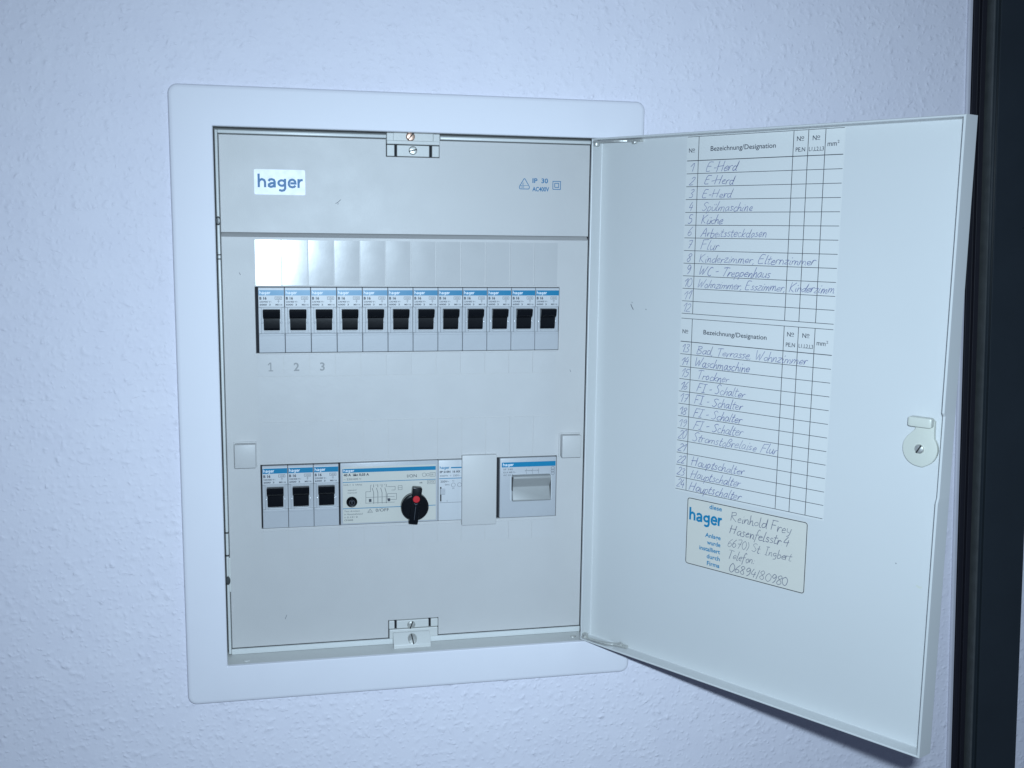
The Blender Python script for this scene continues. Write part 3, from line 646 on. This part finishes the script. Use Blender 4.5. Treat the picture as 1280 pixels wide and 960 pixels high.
# ------------------------------------------------------------------ handwriting: single-line letters
G = {
'0': [(.55, "0.3,1 .08,.75 .05,.3 .25,0 .48,.25 .52,.7 .3,1")], '1': [(.42, ".02,.62 .34,1 .26,0")], '2': [(.55, ".08,.8 .3,1 .48,.8 .3,.4 .02,.02 .5,.05")],
'3': [(.52, ".08,.9 .34,1 .44,.78 .2,.55 .44,.38 .36,.06 .02,.05")], '4': [(.55, ".3,1 .04,.38 .5,.42|.42,.7 .34,0")], '5': [(.52, ".5,1 .16,.97 .1,.58 .4,.55 .42,.2 .2,0 .02,.08")],
'6': [(.52, ".42,1 .12,.55 .06,.15 .26,0 .44,.22 .3,.46 .08,.3")], '7': [(.5, ".05,.95 .48,1 .2,0|.12,.52 .42,.54")], '8': [(.52, ".28,.54 .08,.78 .3,1 .46,.8 .26,.52 .04,.2 .24,0 .44,.22 .28,.54")],
'9': [(.52, ".46,.8 .26,.52 .08,.7 .28,1 .46,.8 .4,.3 .2,0")],
'E': [(.62, ".55,.95 .18,1 .06,.5 .1,.04 .46,.06|.08,.52 .42,.55")], 'H': [(.72, ".12,1 .06,0|.58,1 .5,0|.02,.48 .6,.54")], 'S': [(.55, ".5,.88 .3,1 .1,.8 .28,.55 .42,.3 .26,.02 .02,.12")],
'K': [(.62, ".12,1 .06,0|.56,1 .1,.46 .5,0")], 'A': [(.66, ".02,0 .34,1 .52,0|.14,.38 .5,.4")], 'F': [(.58, ".12,.98 .06,0|.1,.98 .56,1|.08,.52 .42,.54")],
'W': [(.8, ".06,1 .12,.02 .4,.7 .46,.02 .78,1")], 'C': [(.56, ".52,.85 .32,1 .08,.6 .12,.12 .34,0 .5,.12")], 'T': [(.6, ".02,.95 .34,1 .6,.97|.32,.98 .24,0")], 'B': [(.6, ".12,1 .06,0|.08,.98 .42,.96 .44,.7 .12,.54 .46,.42 .44,.1 .06,0")],
'R': [(.6, ".12,1 .06,0|.04,.92 .4,1 .46,.74 .1,.52 .52,0")], 'I': [(.4, ".04,.98 .4,1|.22,.98 .16,.02|.0,.02 .36,0")], 'J': [(.4, ".3,1 .2,.05 .04,.1")],
'a': [(.46, ".36,.46 .16,.48 .04,.2 .16,0 .34,.2 .38,.48 .36,.1 .46,.02")], 'b': [(.44, ".1,1 .06,.05 .26,0 .38,.24 .26,.46 .08,.34")], 'c': [(.4, ".36,.42 .18,.48 .05,.22 .18,0 .38,.08")],
'd': [(.48, ".36,.42 .16,.46 .04,.2 .16,0 .34,.2 .46,1 .38,.1 .46,.02")], 'e': [(.42, ".06,.22 .34,.3 .26,.48 .06,.3 .12,.02 .38,.08")], 'f': [(.36, ".4,.92 .26,1 .16,.7 .08,-.3|.0,.46 .34,.5")],
'g': [(.44, ".36,.44 .16,.48 .06,.24 .2,.06 .34,.3 .32,-.25 .1,-.32")], 'h': [(.44, ".12,1 .05,0 .1,.3 .28,.48 .34,.3 .34,.04 .42,.02")], 'i': [(.22, ".1,.48 .06,.04 .18,.02|.14,.7 .18,.76")],
'k': [(.44, ".12,1 .05,0|.38,.5 .09,.22 .38,.0")], 'l': [(.24, ".14,1 .06,.08 .2,.02")], 'm': [(.66, ".06,.48 .04,0 .1,.34 .24,.48 .3,.3 .28,0 .36,.36 .48,.48 .56,.3 .54,.04 .64,.02")],
'n': [(.44, ".06,.48 .04,0 .1,.34 .26,.48 .34,.3 .32,.04 .42,.02")], 'o': [(.42, ".2,.48 .05,.26 .16,0 .36,.2 .3,.44 .18,.47")], 'p': [(.44, ".08,.48 .0,-.35|.06,.36 .24,.5 .36,.28 .22,.02 .06,.1")],
'r': [(.34, ".06,.48 .04,0 .1,.34 .22,.48 .34,.42")], 's': [(.36, ".32,.44 .16,.48 .1,.34 .28,.18 .2,.01 .02,.05")], 't': [(.32, ".18,.86 .08,.1 .18,0 .28,.06|.0,.52 .32,.56")],
'u': [(.44, ".06,.48 .05,.1 .18,0 .34,.2 .38,.48 .34,.06 .42,.02")], 'ü': [(.44, ".06,.48 .05,.1 .18,0 .34,.2 .38,.48 .34,.06 .42,.02|.14,.68 .16,.78|.3,.7 .32,.8")], 'y': [(.44, ".06,.48 .1,.16 .28,.12|.4,.48 .28,-.1 .06,-.34")],
'z': [(.42, ".04,.46 .36,.48 .04,.02 .38,.04")], 'ß': [(.46, ".0,-.3 .1,.7 .26,1 .38,.8 .2,.52 .38,.3 .26,.02 .12,.06")], '-': [(.4, ".06,.4 .34,.44")], ',': [(.2, ".1,.06 .04,-.14")], '.': [(.2, ".06,.02 .1,.06")],
':': [(.24, ".08,.04 .11,.08|.12,.38 .15,.42")], '/': [(.34, ".3,1 .04,-.05")], ')': [(.3, ".06,1 .2,.5 .06,-.02")], ' ': [(.3, "")],
}
def strokes(ch):
    adv, s_ = G[ch][0]; out = []
    for st in s_.split('|'):
        if st.strip(): out.append([tuple(map(float, p.split(','))) for p in st.split()])
    return adv, out
def smooth(P, k=3):
    if len(P) < 3: return P
    out = []
    for i in range(len(P) - 1):
        p0, p1, p2, p3 = P[max(0, i - 1)], P[i], P[i + 1], P[min(len(P) - 1, i + 2)]
        for j in range(k):
            t = j / k
            out.append(tuple(0.5 * (2 * b_ + (c_ - a_) * t + (2 * a_ - 5 * b_ + 4 * c_ - d_) * t * t + (3 * b_ - a_ - 3 * c_ + d_) * t ** 3) for a_, b_, c_, d_ in zip(p0, p1, p2, p3)))
    out.append(P[-1]); return out
def hand(mb, s_, x0, x1, z, h, fn, w=0.36, slant=0.28, mi=0, rise=0.0, lift=0.06):
    tot = sum(G[c][0][0] for c in s_); slant += random.uniform(-.05, .09); h *= random.uniform(.92, 1.06); w *= random.uniform(.82, 1.05); k = (x1 - x0) / tot if x1 else h; x = x0
    for c in s_:
        adv, st = strokes(c); dz = random.uniform(-.05, .05) * h; sc_ = random.uniform(.92, 1.08); sl = slant + random.uniform(-.05, .05)
        for P in st:
            P = [(a + random.uniform(-.03, .03), b_ + random.uniform(-.04, .04)) for a, b_ in P]
            Q = [(x + a * k + b_ * h * sl, z + dz + b_ * h * sc_ + (x - x0) * rise) for a, b_ in smooth(P)]
            mb.ribbon(Q, w * random.uniform(.8, 1.2), fn, mi, lift + random.uniform(0, .02))
        x += adv * k

# ------------------------------------------------------------------ circuit schedule on the door
PW = 1.2 + 0.12
pr0 = dv(126, -134, 1.2)
sh = empty('circuit_schedule', tuple(pr0), 'printed circuit list with handwritten German entries on the inside of the open door', 'paper list')
SO = tuple(pr0)
b = MB(); nx, nz = 8, 16; g = []
for j in range(nz + 1):
    for i in range(nx + 1):
        u = 72.0 + 109.5 * i / nx; z = -134.2 + 237.2 * j / nz; g.append(dfn(u, z, PW))
b.add(g, [(j * 9 + i, j * 9 + i + 1, (j + 1) * 9 + i + 1, (j + 1) * 9 + i) for j in range(nz) for i in range(nx)])
rim = [dfn(72.0, -134.2, PW), dfn(181.5, -134.2, PW), dfn(181.5, 103.0, PW), dfn(72.0, 103.0, PW)]; low = [dfn(72.0, -134.2, 1.21), dfn(181.5, -134.2, 1.21), dfn(181.5, 103.0, 1.21), dfn(72.0, 103.0, 1.21)]
b.add(rim + low, [(i, (i + 1) % 4, (i + 1) % 4 + 4, i + 4) for i in range(4)])
b.build('sheet', 'paper', sh, SO)
f = dprint(PW)
TT = [(102.4, 87.1, -12.7), (-16.0, -31.5, -132.8)]
for zt, zh, zb in TT:
    rp = (zh - zb) / 12; gl = MB(); hd = MB()
    gl.ribbon([(72.6, zt), (180.9, zt)], 0.34, f, 0, 0.03)
    gl.ribbon([(72.6, zh), (180.9, zh)], 0.48, f, 0, 0.03)
    for j in range(1, 13): gl.ribbon([(72.6, zh - rp * j), (180.9, zh - rp * j)], 0.36, f, 0, 0.03)
    for u in (81.2, 148.5, 158.2, 169.2): gl.ribbon([(u, zt), (u, zb)], 0.42, f, 0, 0.06)
    hd.text('N', 73.8, zt - 10.0, 2.7, f, 0, width=2.4, bold=0.008, lift=0.05); hd.text('o', 76.5, zt - 9.0, 2.2, f, 0, width=1.8, bold=0.008, lift=0.05); hd.ribbon([(76.5, zt - 9.8), (78.3, zt - 9.8)], 0.25, f, 0, 0.05)
    hd.text('Bezeichnung/Designation', 90.2, zt - 9.6, 3.0, f, 0, width=46.5, bold=0.008, lift=0.05)
    for u in (150.7, 161.0):
        hd.text('N', u, zt - 6.3, 2.8, f, 0, width=2.5, bold=0.008, lift=0.05); hd.text('o', u + 2.8, zt - 5.2, 2.2, f, 0, width=1.9, bold=0.008, lift=0.05); hd.ribbon([(u + 2.8, zt - 6.1), (u + 4.7, zt - 6.1)], 0.25, f, 0, 0.05)
    hd.text('PE,N', 150.2, zt - 12.6, 2.5, f, 0, width=6.2, bold=0.008, lift=0.05)
    hd.text('L1,L2,L3', 158.9, zt - 12.6, 2.4, f, 0, width=9.6, bold=0.005, lift=0.05)
    hd.text('mm', 170.7, zt - 10.2, 3.0, f, 0, width=5.8, bold=0.005, lift=0.05); hd.text('2', 176.9, zt - 8.6, 1.6, f, 0, width=1.2, bold=0.005, lift=0.05)
    gl.build('printed_grid', 'grid', sh, SO); hd.build('printed_heading', 'ink', sh, SO)
ENT = {1: ('E-Herd', 86.9, 110.0), 2: ('E-Herd', 86.1, 108.2), 3: ('E-Herd', 84.6, 107), 4: ('Spülmaschine', 85, 122.6), 5: ('Küche', 84.8, 101.2), 6: ('Arbeitssteckdosen', 85.2, 133.2), 7: ('Flur', 84.9, 99),
       8: ('Kinderzimmer, Elternzimmer', 84.2, 166.8), 9: ('WC - Treppenhaus', 84.5, 137), 10: ('Wohnzimmer, Esszimmer, Kinderzimm', 83.7, 180), 11: None, 12: None, 13: ('Bad, Terrasse, Wohnzimmer', 85.1, 165), 14: ('Waschmaschine', 84.2, 125.6),
       15: ('Trockner', 86, 110.6), 16: ('FI - Schalter', 86.1, 122.8), 17: ('FI - Schalter', 84.6, 121.5), 18: ('FI - Schalter', 84.4, 121.4), 19: ('FI - Schalter', 84.8, 122.4), 20: ('Stromstoßrelaise Flur', 84.6, 147.8), 21: None,
       22: ('Hauptschalter', 84.2, 125), 23: ('Hauptschalter', 83.8, 122.4), 24: ('Hauptschalter', 83, 123.4)}
for r in range(1, 25):
    zt, zh, zb = TT[(r - 1) // 12]; rp = (zh - zb) / 12; z = zh - rp * ((r - 1) % 12 + 1) + 0.8
    b = MB(); s_ = str(r)
    hand(b, s_, 74.8 if r < 10 else 73.2, 78.0 if r < 10 else 79.2, z + 0.5, 5.6, f, 0.36)
    if ENT[r]: hand(b, ENT[r][0], ENT[r][1], ENT[r][2], z + 0.2, 5.9, f, 0.37, rise=random.uniform(-.006, .008))
    b.build('handwritten_entry', 'pen', sh, SO)

# ------------------------------------------------------------------ installer's sticker
so = dv(127, -184, 1.2)
stk = empty('installer_sticker', tuple(so), 'cream installer sticker with blue lettering below the circuit list on the door', 'sticker')
SO = tuple(so); W0 = 1.32; f = dprint(W0)
def rr(a, b_, c, d, r): return arc(b_ - r, d - r, r, 0, 90, 4) + arc(a + r, d - r, r, 90, 180, 4) + arc(a + r, c + r, r, 180, 270, 4) + arc(b_ - r, c + r, r, 270, 360, 4)
b = MB(); b.prism(rr(82.6, 171.6, -183.7, -137.0, 2), 1.21, W0, lambda p, q, a: tuple(dv(p, q, a))); b.build('label_paper', 'sticker', stk, SO)
b = MB(); poly(b, rr(83.1, 171.1, -183.2, -137.5, 1.6), 0.5, f, 0, 0.04); b.build('border_line', 'ink', stk, SO)
b = MB()
b.text('diese', 109.8, -142.0, 3.0, f, 0, width=9.6, align='R', bold=0.02, lift=0.05)
logo(b, 84.6, -152.4, 8.8, 25.6, f, 0, 0.05, 0.165)
for s_, z, w in (('Anlage', -161.8, 12.0), ('wurde', -166.6, 10.4), ('installiert', -171.4, 16.2), ('durch', -176.2, 10.2), ('Firma', -181.0, 9.8)):
    b.text(s_, 109.8, z, 2.9, f, 0, width=w, align='R', bold=0.02, lift=0.05)
b.build('printed_lettering', 'blue', stk, SO)
for s_, x0, x1, z in (('Reinhold Frey', 116.4, 160.6, -147.0), ('Hasenfelsstr.4', 115.7, 159.5, -155.6), ('6670) St. Ingbert', 114.9, 161.6, -164.4), ('Telefon:', 115.3, 136.0, -172.6), ('06894/80980', 117.0, 159.6, -181.4)):
    b = MB(); hand(b, s_, x0, x1, z, 6.2, f, 0.40, 0.14); b.build('handwritten_line', 'pencil', stk, SO)
